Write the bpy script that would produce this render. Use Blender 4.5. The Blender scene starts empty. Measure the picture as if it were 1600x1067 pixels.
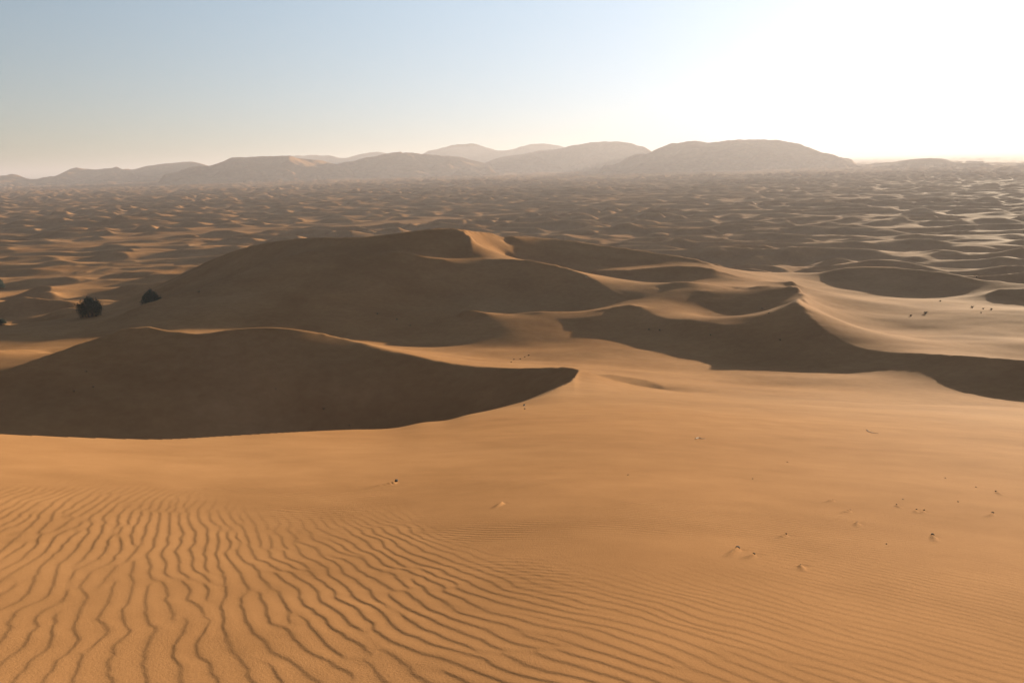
import bpy, math, random
import numpy as np
rad = math.radians
S = bpy.context.scene
# ---------------------------------------------------------------- camera
EYE = 50.0                       # height of the eye above the desert plain
F_PX, HOR_Y, ROLL = 1386.0, 256.5, rad(1.45)
PITCH = math.atan((533.5 - HOR_Y) * math.cos(ROLL) / F_PX)
cd = bpy.data.cameras.new('camera'); cam = bpy.data.objects.new('camera', cd); S.collection.objects.link(cam)
cd.sensor_width = 36; cd.lens = 36 * F_PX / 1600; cd.clip_start = 0.1; cd.clip_end = 200000
cam.location = (0, 0, EYE)
from mathutils import Matrix
cam.matrix_world = Matrix.Translation((0, 0, EYE)) @ Matrix.Rotation(rad(90) - PITCH, 4, 'X') @ Matrix.Rotation(-ROLL, 4, 'Z')
S.camera = cam
# ---------------------------------------------------------------- sky and sun
SUN_AZ, SUN_EL = rad(34), rad(5.9)
W = bpy.data.worlds.new("World"); S.world = W; W.use_nodes = True
nt = W.node_tree; nt.nodes.clear()
def N(nt, t, **k):
    n = nt.nodes.new(t)
    for a, b in k.items():
        if a[0] == '_': setattr(n, a[1:], b)
        else: n.inputs[a.replace('_', ' ')].default_value = b
    return n
sky = N(nt, 'ShaderNodeTexSky', _sky_type='NISHITA', _sun_disc=False, _sun_elevation=SUN_EL, _sun_rotation=SUN_AZ,
        _air_density=1.0, _dust_density=1.1, _ozone_density=2.0, _altitude=700)
# dusty aureole of the low sun, a real brightening of the sky about the sun's direction
sdir = (math.sin(SUN_AZ) * math.cos(SUN_EL), math.cos(SUN_AZ) * math.cos(SUN_EL), math.sin(SUN_EL))
tc = N(nt, 'ShaderNodeTexCoord')
dot = N(nt, 'ShaderNodeVectorMath', _operation='DOT_PRODUCT'); dot.inputs[1].default_value = sdir
nt.links.new(tc.outputs['Generated'], dot.inputs[0])
mx = N(nt, 'ShaderNodeMath', _operation='MAXIMUM'); mx.inputs[1].default_value = 0; nt.links.new(dot.outputs['Value'], mx.inputs[0])
def powr(e, k):
    p = N(nt, 'ShaderNodeMath', _operation='POWER'); p.inputs[1].default_value = e; nt.links.new(mx.outputs[0], p.inputs[0])
    m = N(nt, 'ShaderNodeMath', _operation='MULTIPLY'); m.inputs[1].default_value = k; nt.links.new(p.outputs[0], m.inputs[0]); return m
g1, g2 = powr(30, .3), powr(120, .8)
sm = N(nt, 'ShaderNodeMath', _operation='ADD'); nt.links.new(g1.outputs[0], sm.inputs[0]); nt.links.new(g2.outputs[0], sm.inputs[1])
glow = N(nt, 'ShaderNodeMixRGB', _blend_type='MULTIPLY'); glow.inputs[0].default_value = 1; glow.inputs[1].default_value = (1, .90, .72, 1)
nt.links.new(sm.outputs[0], glow.inputs[2])
add = N(nt, 'ShaderNodeMixRGB', _blend_type='ADD'); add.inputs[0].default_value = 1
hs = N(nt, 'ShaderNodeHueSaturation', Saturation=.9); 
kk = N(nt, 'ShaderNodeVectorMath', _operation='MULTIPLY_ADD'); kk.inputs[1].default_value = (.28,)*3; kk.inputs[2].default_value = (1,)*3
dv = N(nt, 'ShaderNodeVectorMath', _operation='DIVIDE'); nt.links.new(sky.outputs[0], kk.inputs[0]); nt.links.new(sky.outputs[0], dv.inputs[0]); nt.links.new(kk.outputs[0], dv.inputs[1])
nt.links.new(dv.outputs[0], hs.inputs['Color'])
g0 = powr(2.6, 1.8); wide = N(nt, 'ShaderNodeMixRGB', _blend_type='MULTIPLY'); wide.inputs[0].default_value = 1; wide.inputs[1].default_value = (.64, .90, 1.18, 1)
nt.links.new(g0.outputs[0], wide.inputs[2])
ad0 = N(nt, 'ShaderNodeMixRGB', _blend_type='ADD'); ad0.inputs[0].default_value = 1
tn = N(nt, 'ShaderNodeMixRGB', _blend_type='MULTIPLY'); tn.inputs[0].default_value = 1; tn.inputs[2].default_value = (1.03, 1.03, 1.10, 1)
nt.links.new(hs.outputs[0], tn.inputs[1]); nt.links.new(tn.outputs[0], ad0.inputs[1]); nt.links.new(wide.outputs[0], ad0.inputs[2])
nt.links.new(ad0.outputs[0], add.inputs[1]); nt.links.new(glow.outputs[0], add.inputs[2])
bg = N(nt, 'ShaderNodeBackground', Strength=0.08); nt.links.new(add.outputs[0], bg.inputs[0])
wo = N(nt, 'ShaderNodeOutputWorld'); nt.links.new(bg.outputs[0], wo.inputs[0])
sl = bpy.data.lights.new('sun', 'SUN'); sun = bpy.data.objects.new('sun', sl); S.collection.objects.link(sun)
sl.energy = 5.0; sl.angle = rad(0.55); sl.color = (1.0, .87, .64)
sun.rotation_euler = (rad(90) - SUN_EL, 0, math.pi - SUN_AZ)
sun.location = (300, 400, 300)
VS = S.view_settings; VS.view_transform = 'Standard'; VS.look = 'None'; VS.gamma = 1; VS.use_curve_mapping = False; VS.exposure = 1.70
S.render.engine = 'CYCLES'; S.cycles.use_denoising = True; S.cycles.max_bounces = 4; S.cycles.diffuse_bounces = 3; S.cycles.volume_bounces = 1
HAZE_DENSITY = 1.25e-4
# ---------------------------------------------------------------- geometry of the view: pixel (of the 1600 wide photo) -> bearing, drop per metre
def pix(px, py):
    a = (np.asarray(px, float) - 800) / F_PX; b = (533.5 - np.asarray(py, float)) / F_PX
    c, s = math.cos(ROLL), math.sin(ROLL)
    a2 = a * c + b * s; b2 = b * c - a * s
    fy = math.cos(PITCH) + b2 * math.sin(PITCH); fz = -math.sin(PITCH) + b2 * math.cos(PITCH)
    return np.arctan2(a2, fy), -fz / np.hypot(a2, fy)
def proj(x, y, z):
    d = y * math.cos(PITCH) - z * math.sin(PITCH); u = y * math.sin(PITCH) + z * math.cos(PITCH)
    a2 = x / d; b2 = u / d; c, s = math.cos(ROLL), math.sin(ROLL)
    return 800 + (a2 * c - b2 * s) * F_PX, 533.5 - (a2 * s + b2 * c) * F_PX
def spline(P, n=24):
    P = np.array(P, float); Q = np.vstack([2 * P[0] - P[1], P, 2 * P[-1] - P[-2]]); out = []
    t = np.linspace(0, 1, n, endpoint=False)[:, None]
    for i in range(1, len(Q) - 2):
        p0, p1, p2, p3 = Q[i - 1], Q[i], Q[i + 1], Q[i + 2]
        # centripetal-ish: limit tangents so uneven spacing does not overshoot
        d1, d2, d3 = [max(np.hypot(*(b - a)[:2]), 1e-6) for a, b in ((p0, p1), (p1, p2), (p2, p3))]
        m1 = ((p1 - p0) / d1 * d2 + (p2 - p1) / d2 * d1) / (d1 + d2) * d2
        m2 = ((p2 - p1) / d2 * d3 + (p3 - p2) / d3 * d2) / (d2 + d3) * d2
        out.append((2*t**3-3*t**2+1)*p1 + (t**3-2*t**2+t)*m1 + (-2*t**3+3*t**2)*p2 + (t**3-t**2)*m2)
    out.append(P[-1:]); return np.vstack(out)
# ---------------------------------------------------------------- noise (numpy)
def _hash(i, j, s):
    n = (i.astype(np.int64) * 374761393 + j.astype(np.int64) * 668265263 + s * 1442695041) & 0xffffffff
    n = ((n ^ (n >> 13)) * 1274126177) & 0xffffffff
    return ((n ^ (n >> 16)) & 0xffffff) / float(0xffffff)
def vnoise(x, y, s=0):
    i = np.floor(x); j = np.floor(y); fx = x - i; fy = y - j
    ux = fx*fx*fx*(fx*(fx*6-15)+10); uy = fy*fy*fy*(fy*(fy*6-15)+10)
    a = _hash(i, j, s); b = _hash(i+1, j, s); c = _hash(i, j+1, s); d = _hash(i+1, j+1, s)
    return (a*(1-ux)+b*ux)*(1-uy) + (c*(1-ux)+d*ux)*uy - .5
def fbm(x, y, s=0, o=4):
    r = 0; a = 1; t = 0
    for k in range(o):
        r = r + a * vnoise(x*2**k + 17.3*k, y*2**k - 9.1*k, s + k); t += a; a *= .5
    return r / t * 2
def sstep(a, b, x):
    t = np.clip((x - a) / (b - a), 0, 1); return t*t*(3-2*t)
# ---------------------------------------------------------------- foreground slope: where it breaks off (px, py, distance)
LIP = np.array([(-700,660,18),(-300,668,20),(0,678,21),(150,684,21.5),(250,686,22),(350,681,23.5),(450,675,25),(540,671,28),(620,668,32),
  (660,660,35),(700,656,38),(730,648,41),(760,642,45),(800,632,52),(840,620,60),(870,606,71),(893,594,83),(905,578.5,97),
  (930,585,96),(960,594,95),(1000,603,94),(1040,609,93),(1100,616,92),(1160,622,91),(1280,626,95),(1400,632,104),(1480,633,112),(1600,637,118),(1750,650,118),(2100,690,118)], float)
laz, ltan = pix(LIP[:, 0], LIP[:, 1]); LD = LIP[:, 2]
_f = spline(np.c_[laz * 10, np.log(LD), ltan * 10], 10)[:, [0, 2, 1]]; _o = np.argsort(_f[:, 0]); _f = _f[_o]
LAZ, LTAN, LDD = _f[:, 0] / 10, _f[:, 1] / 10, np.exp(_f[:, 2])
def lip(az): return np.interp(az, LAZ, LTAN), np.interp(az, LAZ, LDD)
H0 = 1.7
_ga = np.linspace(-1.6, 1.6, 1601); _t, _d = lip(_ga); _s = _t - H0 / _d
_k = np.exp(-.5 * (np.arange(-200, 201) * .002 / .13) ** 2); _k /= _k.sum()
_s0 = np.convolve(np.pad(_s, 200, mode='edge'), _k, 'valid')
def fore(az, D):
    t, d = lip(az); s = t - H0 / d; s0 = np.interp(az, _ga, _s0)
    return -H0 - D * (s0 + (s - s0) * np.clip(D / d, 0, 1) ** 5)
# ---------------------------------------------------------------- middle ground: crest, foot and rim lines, (px, py, distance)
# 's' = sharp crest, 'm' = soft line
LINES = [
 # dark dune just past the break
 ('s', [(-260,640,118),(-120,612,120),(0,580,122),(60,562,124),(130,540,127),(175,524,130),(220,515,130),(265,521,127.5),(310,526,124.5),(360,519,124),(420,515.5,124),(470,521,124),(520,532,123),(600,551,118),(680,566,112),(740,573,109),(800,576,105),(850,575,102),(885,574,100),(905,578.5,97)]),
 ('m', [(-260,700,100),(0,690,101),(150,700,100),(420,705,101),(560,700,100),(640,685,98),(720,670,96),(790,656,94),(850,632,93),(880,612,94),(897,592,96)]),
 # lit apron between the dark dune and the big dune
 ('m', [(500,530,168),(600,541,163),(690,553,156),(760,560,150),(850,566,146),(950,568,142),(1050,576,138)]),
 ('m', [(780,568,126),(840,570,122),(895,575,118),(935,577,120),(985,581,123),(1050,590,123)]),
 ('s', [(950,584,108.5),(980,589,108),(1012,596,106.5),(1035,604,103.5)]),
 ('m', [(950,606,102),(985,615,101.5),(1010,620,100.5),(1035,622,99)]),
 ('m', [(1100,600,124),(1200,606,126),(1300,606,128),(1400,603,131)]),
 # foot of the big dune, lit-shade edge
 ('m', [(215,508,190),(300,515,185),(400,524,182),(500,527,180),(560,528,178),(600,532,177),(630,541,176),(665,544,176),(695,538,178),(720,531,181)]),
 ('m', [(720,531,181),(722,505,188),(714,492,195)]),
 # sky-line of the big dune
 ('s', [(200,468,335),(240,450,325),(290,425,315),(340,402,303),(390,386,290),(440,377,275),(500,371,262),(560,370,257),(600,366,257),(640,361,259),(680,357,262),(700,357,264),(715,359,262),(728,366,258),(736,376,254),(736,387,249),(727,402,243)]),
 ('s', [(60,532,200),(130,517,205),(170,503,210),(215,482,214),(255,467,218),(310,451,223),(370,429,230),(430,407,238),(480,392,245)]),
 ('m', [(200,486,262),(255,476,262),(310,462,262),(370,440,261),(420,418,258)]),
 ('m', [(60,500,330),(142,492,350),(200,480,350)]),
 ('s', [(727,402,243),(760,403.5,240),(800,404.5,236),(840,409,234),(870,416,233),(900,424,229.5),(925,435,224),(950,449,218),(975,459,214),(992,466,211)]),
 # small bowl on top, its lit rim
 ('s', [(610,394,239),(640,396,238),(660,402,236),(690,405.5,236),(727,402,243)]),
 ('m', [(640,392,243),(680,398,244),(715,395,248)]),
 # lit slip beyond the hook
 ('s', [(700,357,264),(740,361,286),(775,367,296),(795,378,294),(801,390,286),(796,404,277)]),
 ('m', [(500,468,206),(560,447,215),(640,443,221)]),
 ('m', [(550,497,195),(620,490,200.5),(665,481,207)]),
 ('m', [(748,399,262),(768,386,280)]),
 # big dune's near face over the lit nose
 ('m', [(722,484,209),(800,488,208),(880,488,207),(950,478,207),(985,469,209)]),
 # lit nose / ridge
 ('s', [(718,486,193),(735,485,192),(770,490,192),(800,491.5,193),(840,487,194.5),(880,487,196),(925,487,194),(960,479,197),(985,473,198)]),
 ('m', [(725,495,187),(760,505,182),(850,512,179)]),
 ('m', [(740,530,174),(850,536,168),(980,545,163),(1080,552,160)]),
 # dark band right of the nose
 ('s', [(925,487,194),(960,479,197),(990,475,197),(1015,485,193),(1040,496,186.7),(1090,503,181),(1140,507,176.6),(1190,503,177),(1220,490,180.5),(1245,475,184)]),
 ('m', [(872,501,187),(900,507,184.5),(925,514,181.5),(950,521,179.5),(1000,528,177.5),(1040,531,175),(1090,538,170),(1130,548,164),(1155,557,160.5),(1200,568,157),(1240,571,155),(1270,573,154),(1340,578,151),(1390,575,151),(1450,566,151)]),
 ('s', [(1245,475,184),(1262,495,176.5),(1285,515,169.5),(1310,530,164.5),(1345,541,160.5),(1390,547,158.5),(1450,549,155.5),(1520,554,149),(1600,562,144),(1720,572,146)]),
 ('m', [(1450,566,151),(1465,585,144),(1480,600,138),(1510,612,134),(1560,621,131),(1600,625,131),(1720,632,131)]),
 ('s', [(875,498,188),(900,496.5,188.2),(925,492,189.7),(945,485,194)]),
 # bowl behind the peak
 ('s', [(1096,492,197),(1120,499,195),(1160,499,194),(1195,495,192),(1220,487,189),(1245,475,184)]),
 ('m', [(1100,492,203),(1150,497,204),(1200,492,204),(1235,480,204)]),
 ('s', [(1093,455,219),(1130,450,226),(1160,450,228),(1180,446.5,229),(1220,447,228),(1243,449,224),(1253,465,212),(1245,475,184)]),
 ('m', [(1093,455,219),(1091,470,212),(1096,492,197)]),
 ('m', [(1020,465,205),(1050,470,206),(1085,465,210)]),
 ('s', [(1030,450,222),(1060,441,227),(1090,442.5,229),(1130,447,230),(1150,451,229)]),
 ('m', [(1262,470,225),(1300,488,220),(1350,500,218)]),
 # lit trough, dark dunes beyond
 ('m', [(870,421,268),(920,440,262),(960,450,258),(1010,452,252)]),
 ('m', [(935,424,262),(965,436,255),(1000,445,250),(1040,449,247),(1090,442,250),(1140,438,251)]),
 ('s', [(930,422,263),(960,421,264),(990,420,265),(1030,416,266),(1070,415,266),(1100,418,265),(1130,427,263),(1160,437,257),(1200,441,254),(1240,442,252)]),
 ('m', [(805,404,278),(860,417,276),(930,420,274),(1000,417,278),(1090,416,284)]),
 ('s', [(795,369,299),(830,371,305),(880,375,303),(940,384,299),(1000,392,295),(1050,398,294),(1090,406,291),(1110,412,289)]),
 ('m', [(1300,437,312),(1330,452,304),(1370,461,300),(1420,463,299),(1500,466,299)]),
 ('s', [(1280,432,318),(1310,422,325),(1340,418,327),(1380,417,327),(1430,422,325),(1480,427,322),(1530,436,318),(1580,441,316),(1660,448,316)]),
 ('m', [(1535,468,280),(1555,482,274),(1600,483,274),(1700,486,274)]),
 ('s', [(1532,462,292),(1560,453,291),(1590,450,293),(1640,449,294),(1720,455,300)]),
 ('m', [(1290,450,290),(1340,472,262),(1450,472,270),(1520,478,262)]),
 # lit mound on the right with gentle swells
 ('m', [(1380,500,228),(1430,494,232),(1500,487,236),(1600,485,240),(1700,485,240)]),
 ('m', [(1400,512,208),(1450,516,206),(1500,508,208)]),
 ('m', [(1440,535,182),(1520,530,184),(1600,528,187),(1700,530,187)]),
 ('m', [(1300,510,205),(1380,528,190)]),
 ('m', [(1480,520,200),(1540,516,203),(1600,512,205)]),
 # left: low dunes between the bushes and the dark dune
 ('s', [(-120,540,165),(-40,547,165),(0,547,166),(35,545,168),(75,549,168),(110,552,166)]),
 ('m', [(-120,585,150),(0,580,150),(60,566,152),(110,552,158)]),
 ('m', [(-120,530,190),(0,528,192),(80,528,192),(150,520,194)]),
 ('s', [(-120,520,212),(0,522,212),(60,522,212),(120,512,216),(180,500,222),(230,490,228)]),
 ('m', [(-120,505,250),(0,508,250),(80,500,262),(150,496,268),(215,487,276)]),
]
PLAIN = -50.0
def world_line(P):
    az, t = pix(P[:, 0], P[:, 1]); return az, np.log(P[:, 2]), -t * P[:, 2]
A0, A1, U0, U1 = -.92, .92, math.log(12), math.log(760)
def solve():
    z = None
    for st, it in ((.048, 400), (.024, 300), (.012, 300), (.006, 260)):
        na, nu = int((A1 - A0) / st) + 1, int((U1 - U0) / st) + 1
        az = A0 + np.arange(na) * st; u = U0 + np.arange(nu) * st
        AZ, U = np.meshgrid(az, u, indexing='ij'); D = np.exp(U)
        base = PLAIN + 1.2 * fbm(D*np.sin(AZ)/90, D*np.cos(AZ)/90, 5, 3)
        if z is None: z = base.copy()
        else:
            fi = np.interp(az, paz, np.arange(len(paz))); fj = np.interp(u, pu, np.arange(len(pu)))
            i0 = np.clip(fi.astype(int), 0, len(paz)-2); j0 = np.clip(fj.astype(int), 0, len(pu)-2)
            a = (fi - i0)[:, None]; b = (fj - j0)[None]
            z = (z[i0][:, j0]*(1-a)*(1-b)+z[i0+1][:, j0]*a*(1-b)+z[i0][:, j0+1]*(1-a)*b+z[i0+1][:, j0+1]*a*b)
        fix = np.zeros((na, nu), bool)
        t, d = lip(AZ)
        m = D <= d; fix |= m; z[m] = fore(AZ, D)[m]
        far = D > np.interp(AZ, [-.92,-.55,-.43,-.36,-.25,0,.2,.4,.92], [240,300,345,400,480,480,400,370,350])
        fix |= far; z[far] = base[far]
        edge = (np.abs(AZ) > .85) & (D > d * 3); fix |= edge; z[edge] = base[edge]
        acc = np.zeros((na, nu)); cnt = np.zeros((na, nu))
        for k, P in LINES:
            if P[0][2] < 0: continue
            s = spline(P, 60); la, lu, lz = world_line(s)
            i = np.rint((la - A0) / st).astype(int); j = np.rint((lu - U0) / st).astype(int)
            ok = (i >= 0) & (i < na) & (j >= 0) & (j < nu); i, j, lz = i[ok], j[ok], lz[ok]
            # height moved to the cell centre along the sight line keeps the drawn outline
            np.add.at(acc, (i, j), lz); np.add.at(cnt, (i, j), 1)
        c = (cnt > 0) & ~m
        z[c] = (acc / np.maximum(cnt, 1))[c]; fix |= c
        free = ~fix; free[0] = free[-1] = False; free[:, 0] = free[:, -1] = False
        I, J = np.indices(z.shape); red = free & ((I + J) % 2 == 0); blk = free & ((I + J) % 2 == 1)
        w = 1.9 if st < .03 else 1.8
        for n in range(it):
            for msk in (red, blk):
                nb = np.zeros_like(z)
                nb[1:-1, 1:-1] = (z[2:, 1:-1] + z[:-2, 1:-1] + z[1:-1, 2:] + z[1:-1, :-2]) * .25
                z[msk] += w * (nb[msk] - z[msk])
        paz, pu = az, u
    # soften everything but the sharp crests
    sharp = np.zeros((na, nu), bool)
    for k, P in LINES:
        if k == 's':
            la, lu, lz = world_line(spline(P, 80))
            i = np.clip(np.rint((la - A0) / st).astype(int), 0, na-1); j = np.clip(np.rint((lu - U0) / st).astype(int), 0, nu-1)
            sharp[i, j] = True
    lj = np.clip(np.rint((np.log(np.interp(az, LAZ, LDD)) - U0) / st).astype(int), 0, nu-1)
    for i in range(na): sharp[i, lj[i]] = True
    d = np.where(sharp, 0., 99.)
    for n in range(14):
        p = np.pad(d, 1, mode='edge')
        for di, dj, c in ((0,1,1),(2,1,1),(1,0,1),(1,2,1),(0,0,1.41),(2,2,1.41),(0,2,1.41),(2,0,1.41)):
            d = np.minimum(d, p[di:di+na, dj:dj+nu] + c)
    k = np.clip((d - .8) / 5, 0, 1) * .24      # local conductivity
    k[fix_fore(az, u)] = 0
    for n in range(36):
        p = np.pad(z, 1, mode='edge')
        z = z + k * (p[2:, 1:-1] + p[:-2, 1:-1] + p[1:-1, 2:] + p[1:-1, :-2] - 4 * z)
    return az, u, z
def fix_fore(az, u):
    t, d = lip(az[:, None]); return np.exp(u)[None] <= d
def bicubic(az, u, z, qa, qu):
    """Catmull-Rom sampling on the regular grid"""
    st = az[1] - az[0]
    fi = np.clip((qa - az[0]) / st, 1, len(az) - 2.001); fj = np.clip((qu - u[0]) / st, 1, len(u) - 2.001)
    i = fi.astype(int); j = fj.astype(int); a = fi - i; b = fj - j
    def w(t): return (-.5*t+t*t-.5*t**3, 1-2.5*t*t+1.5*t**3, .5*t+2*t*t-1.5*t**3, -.5*t*t+.5*t**3)
    wa, wb = w(a), w(b); r = 0
    for m in range(4):
        ii = np.clip(i + m - 1, 0, len(az)-1)
        for n in range(4):
            r = r + wa[m] * wb[n] * z[ii, np.clip(j + n - 1, 0, len(u)-1)]
    return r
GA, GU, GZ = solve()
# ---------------------------------------------------------------- small dunes of the plain: wave packets with steep faces
def packets(x, y, lam, ang, spread, seed, n=26):
    """sum of plane waves about one direction: returns phase and envelope (natural forks and ends of crests)"""
    rs = np.random.RandomState(seed); re = 0; im = 0
    for k in range(n):
        th = ang + rs.randn() * spread; kk = 2 * math.pi / lam * (1 + rs.randn() * .20)
        p = kk * (x * math.sin(th) + y * math.cos(th)) + rs.rand() * 6.283
        re = re + np.cos(p); im = im + np.sin(p)
    q = math.sqrt(n / 2)
    return np.arctan2(im, re), np.hypot(re, im) / q / 1.2
def saw(ph, steep=.30):
    """height 0..1 over one wave: quick rise over the share 'steep', long gentle fall"""
    f = (ph / (2 * math.pi)) % 1.0
    up = f / steep; dn = (1 - f) / (1 - steep)
    up = np.clip(up, 0, 1); dn = np.clip(dn, 0, 1)
    h = np.where(f < steep, up * up * (1.6 - .6 * up), dn * (.55 + .45 * dn))
    return h
def small_dunes(x, y):
    wx = x + 14 * fbm(x / 60, y / 60, 31, 2); wy = y + 12 * fbm(x / 55, y / 55, 37, 2)
    ph, en = packets(wx, wy, 38, rad(16), .55, 3)
    ph2, en2 = packets(wx, wy, 19, rad(8), .6, 8, 20)
    big = .55 + .45 * sstep(-.3, .4, fbm(x / 260, y / 260, 41, 2))
    ph3, en3 = packets(x + 30 * fbm(x / 110, y / 110, 33, 2), y + 26 * fbm(x / 100, y / 100, 35, 2), 60, rad(14), .38, 14, 22)
    zone = .62 * sstep(-.2, .3, fbm(x / 260, y / 260, 47, 2))
    h = (4.4 * (1 - .5 * zone)) * saw(ph, .36) * np.clip(en, .1, 1.4) + 5.2 * zone * saw(ph3, .34) * np.clip(en3, .15, 1.3) + 0.8 * saw(ph2, .4) * np.clip(en2 - .25, 0, 1.1)
    h = h * (1 + .6 * sstep(1200, 3000, np.hypot(x, y))) + 2.5 * fbm(x / 130, y / 130, 51, 2)
    return h * big - 1.5
def pan(x, y):
    """flat dune-free corridors"""
    D = np.hypot(x, y); az = np.arctan2(x, y)
    c = np.exp(-((np.log(D) - (math.log(820) + (az + .2) * .55 + .05 * np.sin(az * 14))) / .055) ** 2) * sstep(-.56, -.35, az) * sstep(.12, -.1, az)
    return c
# ---------------------------------------------------------------- wind ripples
RL = np.array([(-400,715),(0,728),(150,740),(300,770),(420,800),(520,800),(620,800),(720,850),(850,880),(1000,880),(1200,860),(1400,840),(1600,820),(1900,800)], float)
raz, rtan = pix(RL[:, 0], RL[:, 1]); _t, _d = lip(raz); RD = H0 / np.maximum(rtan - (_t - H0 / _d), .02)
TAILS = []
for px_, py_, L_ in [(1153,858,.55),(1178,867,.3),(1251,884,.25),(1228,836,.3),(620,752,.9),(785,785,.5),(1328,797,.4),(1339,816,.4),(1457,836,.5),(1551,801,.5),(1556,768,.6),(1432,796,.35),(1444,797,.35),(1401,788,.3),(1301,781,.4)]:
    a_, t_ = [float(q) for q in pix(px_, py_)]; D_ = np.linspace(3, 25, 3000); z_ = fore(np.full(3000, a_), D_); D_ = D_[np.argmax(z_ >= -t_ * D_)]
    TAILS.append((D_ * math.sin(a_), D_ * math.cos(a_), L_))
def tails(x, y):
    r = 0
    for k, (tx, ty, L_) in enumerate(TAILS):
        w = rad(28 + 14 * math.sin(k * 2.3)); dx, dy = x - tx, y - ty
        al = -(dx * math.sin(w) + dy * math.cos(w)); ac = dx * math.cos(w) - dy * math.sin(w)
        sg = .022 + .05 * np.clip(al, 0, None)
        r = r + .045 * L_ ** .5 * np.exp(-(ac / sg) ** 2) * sstep(-.03, .02, al) * sstep(L_, 0, al) - .006 * np.exp(-((ac - .03) / .05) ** 2 - (al / .08) ** 2)
    return r
def ripples(x, y):
    az = np.arctan2(x, y); D = np.hypot(x, y)
    wx = x + .043 * fbm(x / .38, y / .38, 61, 3) + .16 * fbm(x / 2.2, y / 2.2, 62, 2); wy = y + .05 * fbm(x / .4, y / .4, 63, 2)
    v = .45 * wx + .55 * wy + .06 * wx * wy            # crests swing round from left to right
    w = wy * .8 - wx * .5
    rs = np.random.RandomState(12); re = 0; im = 0
    for k in range(22):
        kk = 2 * math.pi / .142 * (1 + rs.randn() * .085); q = rs.randn() * 3.6
        p = kk * v + q * w + rs.rand() * 6.283; re = re + np.cos(p); im = im + np.sin(p)
    ph = np.arctan2(im, re); en = np.clip(np.hypot(re, im) / math.sqrt(11), 0, 1.3)
    f = (ph / 6.28318) % 1.0
    st = .22
    prof = np.where(f < st, .5 - .5 * np.cos(math.pi * f / st), .5 + .5 * np.cos(math.pi * (f - st) / (1 - st)))
    lim = np.interp(az, raz, RD)
    far = sstep(1.12, .72, D / lim)
    right = 1 - .66 * sstep(-.9, 2.2, x + .12 * (y - 4))
    a = .0054 * far * right * (.45 + .55 * sstep(.15, .7, en)) * (1 + .4 * fbm(x / 1.5, y / 1.5, 70, 2))
    # faint fine ripples farther up the slope
    p2 = 2 * math.pi * (.35 * wx + .95 * wy) / .115 + 3 * fbm(x / .8, y / .5, 77, 2)
    b = .0024 * sstep(-.1, .35, fbm(x / 2.4, y / 1.6, 79, 3) + .45 * sstep(0, 3, x) * sstep(14, 9, y)) * sstep(18, 13, D) * (1 - far)
    return a * (prof - .5) + b * np.sin(p2) + tails(x, y)
# ---------------------------------------------------------------- the height of the whole desert (z relative to the eye)
def height(az, D):
    x, y = D * np.sin(az), D * np.cos(az)
    t, d = lip(az)
    f = fore(az, D) + .05 * fbm(x / 7, y / 7, 90, 2) * sstep(2, 7, D) * sstep(1.0, .72, D / d)
    f = f - .08 * .5 * np.log1p(np.exp(np.clip(2 * (-x - .3), -30, 30))) * sstep(16, 6, D)
    b = bicubic(GA, GU, GZ, az, np.log(np.maximum(D, 12)))
    un = sstep(92, 112, D) * sstep(-.02, -.12, az) * .9 * fbm(x / 34, y / 20, 99, 2) * sstep(150, 125, D) * sstep(1.5, 3, D / d) + sstep(90, 130, D) * (.38 * fbm(x / 22, y / 15, 95, 3) + sstep(110, 160, D) * np.interp(az, [-.25,.1,.2], [.35,.35,1.0]) * fbm(x / 48, y / 34, 98, 2)) * sstep(1.0, 1.6, D / d)
    bound = np.interp(az, [-.92,-.55,-.43,-.36,-.25,0,.2,.4,.92], [215,250,300,340,420,420,345,345,345])
    on = sstep(.92, 1.16, D / bound)
    sd = small_dunes(x, y) * (1 - .92 * pan(x, y))
    far = b + un * (1 - on) + on * sd
    z = np.where(D <= d, f, far)
    back = sstep(.92, 1.3, np.abs(az))
    if np.any(back > 0):
        hill = -H0 - .12 * D * np.cos(az * .5) ; hill = np.maximum(hill, PLAIN) 
        z = z * (1 - back) + hill * back
    return z
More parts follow.
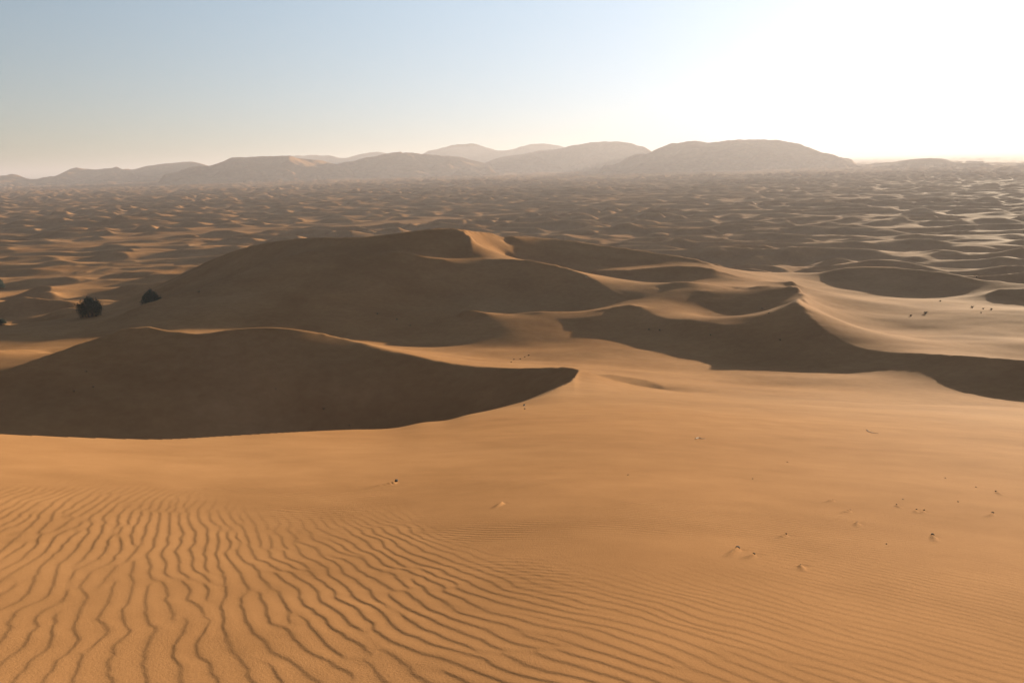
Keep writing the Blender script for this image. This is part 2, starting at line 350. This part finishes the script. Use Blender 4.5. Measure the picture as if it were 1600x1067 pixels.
# ---------------------------------------------------------------- materials
def mat(name): 
    m = bpy.data.materials.new(name); m.use_nodes = True; t = m.node_tree; return m, t, t.nodes['Principled BSDF']
def sand_material():
    m, t, b = mat('sand'); L = t.links.new
    b.inputs['Roughness'].default_value = .95; b.inputs['Specular IOR Level'].default_value = .004; b.inputs['Specular Tint'].default_value = (1, .85, .65, 1)
    g = N(t, 'ShaderNodeNewGeometry')
    def noise(sc, det, rough=.6, vec=None):
        n = N(t, 'ShaderNodeTexNoise', Scale=sc, Detail=det, Roughness=rough); L(vec or g.outputs['Position'], n.inputs['Vector']); return n
    n1 = noise(.012, 4); n5 = noise(.055, 6, .62); n2 = noise(.7, 5, .65); n3 = noise(260, 2, .8); n4 = noise(55, 3, .7)
    def ramp(n, stops):
        r = N(t, 'ShaderNodeValToRGB'); e = r.color_ramp.elements
        e[0].position, e[0].color = stops[0]; e[1].position, e[1].color = stops[-1]
        for p, c in stops[1:-1]: k = e.new(p); k.color = c
        L(n.outputs['Fac'], r.inputs[0]); return r
    r1 = ramp(n1, [(.3, (.31,.146,.055,1)), (.5, (.32,.160,.065,1)), (.72, (.33,.175,.078,1))])
    r2 = ramp(n2, [(.3, (.90,.89,.88,1)), (.7, (1.08,1.08,1.09,1))])
    r3 = ramp(n3, [(.25, (.80,.78,.76,1)), (.5, (1,1,1,1)), (.78, (1.22,1.22,1.25,1))])
    def mul(a, c, f=1):
        x = N(t, 'ShaderNodeMixRGB', _blend_type='MULTIPLY'); x.inputs[0].default_value = f; L(a, x.inputs[1]); L(c, x.inputs[2]); return x.outputs[0]
    r4 = ramp(n4, [(.3, (.93,.92,.91,1)), (.7, (1.06,1.06,1.07,1))])
    r5 = ramp(n5, [(.34, (.86,.84,.83,1)), (.66, (1.12,1.13,1.15,1))])
    c = mul(mul(mul(mul(r1.outputs[0], r5.outputs[0]), r2.outputs[0]), r4.outputs[0]), r3.outputs[0], .9)
    L(c, b.inputs['Base Color'])
    bu = N(t, 'ShaderNodeBump', Strength=.35, Distance=.0025); L(n3.outputs['Fac'], bu.inputs['Height'])
    bu2 = N(t, 'ShaderNodeBump', Strength=.6, Distance=.006); L(n4.outputs['Fac'], bu2.inputs['Height']); L(bu2.outputs[0], bu.inputs['Normal'])
    L(bu.outputs[0], b.inputs['Normal'])
    return m
SAND = sand_material()
def simple(name, col, col2, sc, rough=.9):
    m, t, b = mat(name); n = N(t, 'ShaderNodeTexNoise', Scale=sc, Detail=4); r = N(t, 'ShaderNodeValToRGB')
    g = N(t, 'ShaderNodeNewGeometry'); t.links.new(g.outputs['Position'], n.inputs['Vector'])
    r.color_ramp.elements[0].position = .3; r.color_ramp.elements[1].position = .7
    r.color_ramp.elements[0].color = (*col, 1); r.color_ramp.elements[1].color = (*col2, 1)
    t.links.new(n.outputs['Fac'], r.inputs[0]); t.links.new(r.outputs[0], b.inputs['Base Color']); b.inputs['Roughness'].default_value = rough
    return m
# ---------------------------------------------------------------- sheet builder
def sheet(name, az, D, z, m, close=False):
    """az (na), D (nd), z (na,nd) -> grid mesh"""
    na, nd = len(az), len(D)
    X = D[None] * np.sin(az)[:, None]; Y = D[None] * np.cos(az)[:, None]
    co = np.stack([X, Y, z + EYE], -1).reshape(-1, 3).astype(np.float32)
    i, j = np.meshgrid(np.arange(na if close else na - 1), np.arange(nd - 1), indexing='ij')
    i2 = (i + 1) % na
    q = np.stack([i * nd + j, i2 * nd + j, i2 * nd + j + 1, i * nd + j + 1], -1).reshape(-1, 4)[:, ::-1].astype(np.int32)
    me = bpy.data.meshes.new(name)
    nv, nq = len(co), len(q)
    extra = 0
    me.vertices.add(nv); me.vertices.foreach_set('co', co.ravel())
    me.loops.add(nq * 4); me.loops.foreach_set('vertex_index', np.ascontiguousarray(q).ravel())
    me.polygons.add(nq); me.polygons.foreach_set('loop_start', np.arange(0, nq * 4, 4, dtype=np.int32))
    me.update(calc_edges=True); me.polygons.foreach_set('use_smooth', np.ones(nq, bool))
    me.materials.append(m); o = bpy.data.objects.new(name, me); S.collection.objects.link(o); return o
fr = np.arange(-.585, .5851, .0014)
l = np.concatenate([np.arange(-3.10, -1.0, .06), np.linspace(-1.0, -.585, 75, endpoint=False)])
r = np.concatenate([np.linspace(.585, 1.0, 75)[1:], np.arange(1.06, 3.15, .06)])
AZS = np.concatenate([l, fr, r])
def rows(*seg):
    o = []
    for a, b, s in seg: o.append(np.exp(np.arange(math.log(a), math.log(b), s)))
    return np.concatenate(o)
DS = np.concatenate([[.01], rows((.3, 2.6, .06), (2.6, 13, .0028), (13, 20, .006), (20, 120, .008), (120, 330, .0042), (330, 2600, .0031), (2600, 4200, .005), (4200, 9000, .012), (9000, 45000, .08)), [45000]])
Z = np.empty((len(AZS), len(DS)))
for a in range(0, len(AZS), 60):
    A, DD = np.meshgrid(AZS[a:a+60], DS, indexing='ij')
    z = height(A, DD)
    near = DD[0] < 20
    zz = z[:, near]; x, y = DD[:, near] * np.sin(A[:, near]), DD[:, near] * np.cos(A[:, near])
    zz += ripples(x, y) * sstep(1.5, 2.6, DD[:, near]) * (np.abs(A[:, near]) < .62)
    z[:, near] = zz
    Z[a:a+60] = z
Z = Z * 1.0
ground = sheet('ground', AZS, DS, Z, SAND, close=True); ground['kind'] = 'structure'
print('ground verts', Z.size)
def ground_z(az, D): return float(height(np.array([[az]]), np.array([[D]]))[0, 0])
# ---------------------------------------------------------------- great dunes on the horizon
HILLS = [
 (4300, [(930,262),(960,256),(985,246),(1010,240),(1040,228),(1060,222),(1085,219),(1110,222),(1135,219.5),(1165,219),(1200,218),(1222,220),(1250,228),(1285,239),(1320,248),(1350,256)], 1),
 (5600, [(740,262),(770,251),(800,242),(832,237),(870,232),(900,226),(930,221),(950,219),(975,222),(1000,230),(1030,243),(1060,256)], 2),
 (7600, [(610,252),(650,243),(680,232),(705,226),(735,225),(765,231),(790,237),(815,229),(845,224),(875,229),(910,240),(950,256)], 3),
 (4700, [(500,268),(535,257),(560,249),(585,243),(620,238),(655,239),(675,242),(700,244),(735,250),(780,262)], 4),
 (4500, [(240,275),(290,266),(330,257),(365,248),(400,244.5),(440,246),(480,248),(515,254),(560,266)], 5),
 (7800, [(430,262),(455,247),(485,242),(515,245),(540,247),(565,240),(590,236.5),(620,243),(660,256)], 6),
 (5800, [(-60,280),(-20,276),(15,274),(50,280),(80,276),(110,266),(150,264),(180,262),(200,267),(230,260),(260,255),(285,252),(315,256),(345,264),(380,274)], 7),
 (3800, [(1350,262),(1385,257),(1420,251),(1460,249),(1490,252),(1520,257),(1560,262)], 8),
 #(9500, [(1300,252),(1340,247),(1380,243),(1450,240.5),(1520,240),(1600,238),(1700,236),(1800,240)], 9),
]
for D0, P, sd in HILLS:
    s = spline([(a, b, 0) for a, b in P], 20); ha, ht = pix(s[:, 0], s[:, 1]); o = np.argsort(ha); ha, ht = ha[o], ht[o]
    crest = -ht * D0 - PLAIN                      # height above the plain
    az = np.arange(ha[0], ha[-1], .0009)
    H = np.interp(az, ha, crest); H = np.maximum(H, 0) * (1 + .05 * fbm(az * 55, az * 0 + sd, 300 + sd, 4))
    e = sstep(ha[0], ha[0] + .012, az) * sstep(ha[-1], ha[-1] - .012, az)
    H = H * e
    wd = D0 * .12 + 250
    DD = np.linspace(D0 - wd * 1.3, D0 + wd, 260)
    A, Dg = np.meshgrid(az, DD, indexing='ij'); X, Y = Dg * np.sin(A), Dg * np.cos(A)
    wig = 160 * fbm(A * 16, A * 0 + sd, 200 + sd, 4)
    off = (Dg - D0 - wig) / wd; off = np.where(off < 0, off * 1.6, off)
    prof = np.where(off < 0, np.clip(1 + off / 1.15, 0, 1) ** 1.25, np.clip(1 - off / .8, 0, 1) ** 1.3)
    sc_ = D0 / 4500
    wx_, wy_ = X + 60 * sc_ * fbm(X / 200 / sc_, Y / 200 / sc_, 240 + sd, 3), Y + 60 * sc_ * fbm(X / 200 / sc_, Y / 200 / sc_, 250 + sd, 3)
    ph_, en_ = packets(wx_, wy_, 210 * sc_, rad(35), .7, 260 + sd, 18); ph2_, en2_ = packets(wx_, wy_, 85 * sc_, rad(10), .7, 280 + sd, 18)
    rid = saw(ph_, .45) * np.clip(en_, .2, 1.3) + .06 * saw(ph2_, .42) * np.clip(en2_, .2, 1.2)
    z = H[:, None] * prof + (rid - .5) * (26 * sc_) * sstep(.02, .35, prof) * np.minimum(1, H / 45)[:, None] * (1 - .75 * prof ** 8)
    z += (small_dunes(X / 1.6, Y / 1.6) * 2.2 + 2) * (1 - prof) ** 1.5
    z = PLAIN + z - 12 * (1 - sstep(0, .06, prof)) - 6 * (1 - e)[:, None]
    ob = sheet('hills', az, DD, z, SAND); ob['kind'] = 'structure'
# ---------------------------------------------------------------- haze
bpy.ops.mesh.primitive_cube_add(size=1, location=(0, 0, 0)); hz = bpy.context.object; hz.name = 'haze'
top, bot = EYE + 145, -12.0
hz.scale = (100000, 100000, top - bot); hz.location = (0, 0, (top + bot) / 2); hz['kind'] = 'stuff'
m = bpy.data.materials.new('haze_air'); m.use_nodes = True; t = m.node_tree; t.nodes.clear()
v = N(t, 'ShaderNodeVolumePrincipled'); v.inputs['Color'].default_value = (.46, .435, .47, 1); v.inputs['Density'].default_value = HAZE_DENSITY; v.inputs['Anisotropy'].default_value = .3
out = N(t, 'ShaderNodeOutputMaterial'); t.links.new(v.outputs[0], out.inputs['Volume']); hz.data.materials.append(m)

# ---------------------------------------------------------------- things: placed where the sight line meets the sand
_DH = np.exp(np.linspace(math.log(2.7), math.log(900), 6000))
def hit(px, py):
    az, t = pix(px, py); az = float(az); t = float(t)
    z = height(np.full((1, len(_DH)), az), _DH[None])[0]
    k = int(np.argmax(z >= -t * _DH)); D = _DH[k]
    x, y = D * math.sin(az), D * math.cos(az)
    if D < 20: z0 = z[k] + float(ripples(np.array([x]), np.array([y]))[0])
    else: z0 = z[k]
    return x, y, z0 + EYE, D
def tag(o, label, cat, group=None):
    o['label'] = label; o['category'] = cat
    if group: o['group'] = group
def mesh_obj(name, V, Fc, m, parent=None, smooth=False):
    me = bpy.data.meshes.new(name); me.from_pydata([tuple(v) for v in V], [], Fc); me.materials.append(m)
    if smooth: me.polygons.foreach_set('use_smooth', [True] * len(Fc))
    o = bpy.data.objects.new(name, me); S.collection.objects.link(o)
    if parent: o.parent = parent
    return o
LEAF = simple('tamarisk_foliage', (.035,.050,.032), (.065,.085,.050), 1.5)
WOOD = simple('bark', (.10,.075,.055), (.17,.13,.10), 4)
DRY = simple('dry_stalk', (.17,.125,.07), (.27,.20,.11), 30)
DARK = simple('dark_stone', (.05,.035,.022), (.14,.09,.05), 60)
def tube(V, Fc, P, r0, r1, n=6):
    b = len(V); P = np.array(P, float)
    for i, p in enumerate(P):
        d = P[min(i+1, len(P)-1)] - P[max(i-1, 0)]; d /= np.linalg.norm(d) + 1e-9
        u = np.cross(d, (.31, .87, .2)); u /= np.linalg.norm(u); w = np.cross(d, u); r = r0 + (r1 - r0) * i / (len(P)-1)
        for k in range(n): a = 6.28318 * k / n; V.append(p + r * (math.cos(a) * u + math.sin(a) * w))
    for i in range(len(P)-1):
        for k in range(n): k2 = (k+1) % n; Fc.append((b+i*n+k, b+i*n+k2, b+(i+1)*n+k2, b+(i+1)*n+k))
def bush(px, py, wpx, hpx, label, seed, lean=0, D=None):
    if D:
        a0 = float(pix(px, py)[0]); x, y, z = D * math.sin(a0), D * math.cos(a0), ground_z(a0, D) + EYE
    else: x, y, z, D = hit(px, py)
    R_ = wpx * D / F_PX / 2; Hh = hpx * D / F_PX
    rs = np.random.RandomState(seed)
    root = bpy.data.objects.new('bush', None); S.collection.objects.link(root); root.location = (x, y, z); tag(root, label, 'bush', 'dark bushes at the foot of the big dune')
    V, Fc = [], []; tips = []
    for k in range(16):
        a = rs.rand() * 6.283; sp = R_ * (.25 + .6 * rs.rand()); top = Hh * (.45 + .45 * rs.rand())
        P = [(math.cos(a)*.15*R_, math.sin(a)*.15*R_, -.6), (math.cos(a)*sp*.35, math.sin(a)*sp*.35, top*.4), (math.cos(a)*sp*.75+lean, math.sin(a)*sp*.75, top*.75), (math.cos(a)*sp+lean, math.sin(a)*sp, top)]
        tube(V, Fc, P, .03 * R_ + .02, .01 * R_); tips.append(P[-1])
    mesh_obj('stem', V, Fc, WOOD, root)
    # clumps of small twiggy leaf faces through the crown
    cl = []
    for k in range(70):
        a = rs.rand() * 6.283; ph = rs.rand() ** .6; rr = .60 + .34 * rs.rand()
        if rs.rand() < .25: rr *= .6
        e = math.asin(ph) ; cl.append((math.cos(a)*math.cos(e)*R_*rr + lean * ph, math.sin(a)*math.cos(e)*R_*rr, Hh*(.10 + .82*math.sin(e)*rr/.9)))
    c = np.array(cl)[rs.randint(0, len(cl), 9000)] + np.clip(rs.randn(9000, 3), -2.2, 2.2) * np.array([R_*.105, R_*.105, Hh*.085])
    c[:, 2] = np.maximum(c[:, 2], .0)
    sz = R_ * .030 * (.5 + rs.rand(9000))
    u = rs.randn(9000, 3); u /= np.linalg.norm(u, axis=1)[:, None]; w = np.cross(u, rs.randn(9000, 3)); w /= np.linalg.norm(w, axis=1)[:, None]
    u *= sz[:, None] * 1.8; w *= sz[:, None] * .6
    V = np.stack([c - u, c + w, c + u, c - w], 1).reshape(-1, 3)
    mesh_obj('foliage', V, [(4*i, 4*i+1, 4*i+2, 4*i+3) for i in range(9000)], LEAF, root)
bush(142, 495, 37, 29, 'round dark green bush standing in the open on the flat pan beside the big dune', 1)
bush(236, 473, 30, 21, 'low dark bush half hidden behind the lower left flank of the big dune', 2, 0, 262)
bush(-1, 452, 18, 14, 'dark bush cut off by the left edge, on a lit dune', 3)
bush(2, 507, 14, 8, 'small low bush at the left edge below the lit sand', 4)
def tuft(px, py, wpx, label, seed, group):
    x, y, z, D = hit(px, py); R_ = max(wpx * D / F_PX / 2 * .62, .05); rs = np.random.RandomState(seed); V, Fc = [], []
    for k in range(46):
        a = rs.rand() * 6.283; q = R_ * .35 * rs.rand(); sp = R_ * (.3 + .9 * rs.rand()); h = R_ * (.5 + .9 * rs.rand())
        b = (math.cos(a)*q, math.sin(a)*q); e = (math.cos(a)*(q+sp*.5), math.sin(a)*(q+sp*.5)); f = (math.cos(a)*(q+sp), math.sin(a)*(q+sp))
        tube(V, Fc, [(b[0], b[1], -.1*R_), (e[0], e[1], h*.75), (f[0], f[1], h)], R_*.07, R_*.02, 3)
    o = mesh_obj('grass_tuft', V, Fc, DRY); o.location = (x, y, z); tag(o, label, 'grass tuft', group)
def stone(px, py, wpx, label, seed, group, mt=None, name='stone', cat='stone'):
    x, y, z, D = hit(px, py); R_ = wpx * D / F_PX / 2 * (.9 if wpx > 5 else .7); rs = np.random.RandomState(seed)
    V, Fc = [], []; nl, nk = 7, 10
    off = rs.rand(3) * 50
    for i in range(nl + 1):
        e = -math.pi/2 + math.pi * i / nl
        for k in range(nk):
            a = 6.28318 * k / nk; d = np.array([math.cos(e)*math.cos(a), math.cos(e)*math.sin(a), math.sin(e)])
            q = 1 + .55 * float(fbm(np.array([d[0]*1.4+off[0]+d[2]]), np.array([d[1]*1.4+off[1]-d[2]]), 5, 2)[0])
            V.append(d * q * R_ * np.array([1.0, .7, .62]))
    for i in range(nl):
        for k in range(nk): k2 = (k+1) % nk; Fc.append((i*nk+k, i*nk+k2, (i+1)*nk+k2, (i+1)*nk+k))
    o = mesh_obj(name, V, Fc, mt or DARK); o.location = (x, y, z + R_ * .25); o.rotation_euler = (rs.rand()*.5, rs.rand()*.5, rs.rand()*6); tag(o, label, cat, group)
GS = 'small dark stones scattered on the near sand slope'
for k, (px, py, w, lb) in enumerate([
 (1153,858,9,'largest dark stone on the near slope, its sand tail falling towards the viewer'),
 (1178,867,6,'small stone just to the right of the largest dark stone'),
 (1251,884,5,'lone small stone below and right of the largest dark stone'),
 (1228,836,5,'small stone above and between the largest dark stone and the lone one'),
 (620,752,8,'flat dark stone left of centre where the ripples give way to smooth sand'),
 (785,785,4,'tiny stone near the centre, right of the flat dark stone'),
 (819,634,6,'upper stone of the pair below the dark hollow'),
 (820,639,5,'lower stone of the pair below the dark hollow'),
 (1301,781,4,'tiny stone in smooth sand, left end of the right-hand scatter'),
 (1328,797,5,'upper stone of the slanting pair in the right-hand scatter'),
 (1339,816,5,'lower stone of the slanting pair in the right-hand scatter'),
 (1401,788,4,'tiny stone left of the close pair in the right-hand scatter'),
 (1411,780,3,'tiny stone above left of the close pair in the right-hand scatter'),
 (1432,796,4,'left stone of the close pair in the right-hand scatter'),
 (1444,797,4,'right stone of the close pair in the right-hand scatter'),
 (1457,836,7,'broad brown stone below the close pair in the right-hand scatter'),
 (1497,784,4,'tiny stone right of the close pair in the right-hand scatter'),
 (1551,801,5,'lower stone near the right edge of the photo'),
 (1556,768,5,'upper stone near the right edge of the photo'),
 (1477,747,3,'small speck of stone high in the right-hand scatter'),
 (1525,761,3,'small speck of stone left of the upper right-edge stone'),
 (1230,722,3,'speck of stone high on the smooth sand right of centre'),
 (1176,748,3,'speck of stone in smooth sand above the largest dark stone'),
 (981,742,4,'lone speck of stone on smooth sand right of the centre'),
 (1385,850,4,'small stone right of the lone one, below the right-hand scatter')]):
    stone(px, py, w, lb, 100 + k, GS)
GT = 'small dry tufts dotted over the middle dunes'
for k, (px, py, w, lb) in enumerate([
 (1446,490,9,'largest dry tuft on the lit sand of the right-hand mound'),
 (1423,494,6,'small tuft just left of the largest tuft on the lit mound'),
 (1519,481,8,'left tuft of the row by the dark dune at the right edge'),
 (1536,483,5,'middle tuft of the row by the dark dune at the right edge'),
 (1549,484,6,'right tuft of the row by the dark dune at the right edge'),
 (1533,489,4,'small tuft below the row by the dark dune at the right edge'),
 (1469,471,5,'lone tuft on lit sand below the long dark dune'),
 (1526,434,5,'tuft on the crest of the long dark dune'),
 (1201,490,6,'pale tuft on the rim of the shaded bowl behind the pointed peak'),
 (1191,483,6,'dark tuft inside the shaded bowl behind the pointed peak'),
 (1219,532,6,'tuft in the shade under the pointed peak'),
 (1014,516,7,'left tuft of the pair in the shaded band right of the lit nose'),
 (1031,517,7,'right tuft of the pair in the shaded band right of the lit nose'),
 (1110,524,6,'single faint tuft in the shaded band left of the pointed peak'),
 (916,435,6,'tuft on the lit strip beyond the big dune'),
 (590,491,6,'upper tuft of three on the dark face of the big dune'),
 (620,500,6,'middle tuft of three on the dark face of the big dune'),
 (641,509,5,'lower tuft of three on the dark face of the big dune'),
 (311,457,7,'tuft on the left shoulder of the big dune'),
 (135,581,6,'upper left tuft on the shaded near dune'),
 (146,605,5,'second tuft on the left of the shaded near dune, below the upper one'),
 (116,612,5,'leftmost tuft on the shaded near dune'),
 (431,609,5,'tuft in the middle of the shaded near dune'),
 (506,640,6,'tuft low on the shaded near dune right of its middle'),
 (546,665,5,'tuft at the bottom edge of the shaded near dune')]):
    tuft(px, py, w, lb, 300 + k, GT)
GD = 'trail of small dark droppings on the lit sand behind the near dune'
for k, (px, py, lb) in enumerate([(799,566,'lowest clump of the dark trail behind the near dune'),(803,562,'second clump up the dark trail behind the near dune'),(813,561,'middle clump of the dark trail behind the near dune'),(820,558,'fourth clump up the dark trail behind the near dune'),(826,555.5,'topmost clump of the dark trail behind the near dune')]):
    stone(px, py, 3.5, lb, 500 + k, GD, None, 'dropping', 'dropping')
def twig(P, label):
    pts = []
    for px, py in P: x, y, z, D = hit(px, py); pts.append((x, y, z + .02))
    o0 = np.array(pts[0]); V, Fc = [], []; tube(V, Fc, [np.array(p) - o0 for p in pts], .013, .005, 5)
    o = mesh_obj('twig', V, Fc, WOOD); o.location = tuple(o0); tag(o, label, 'twig')
twig([(1087,686),(1092,684.5),(1097,686.5),(1102,686)], 'short dry twig lying on the lit slope right of the dark hollow')
twig([(1354,672),(1358,675),(1364,677),(1373,678)], 'curved dry twig lying on the lit slope towards the right')
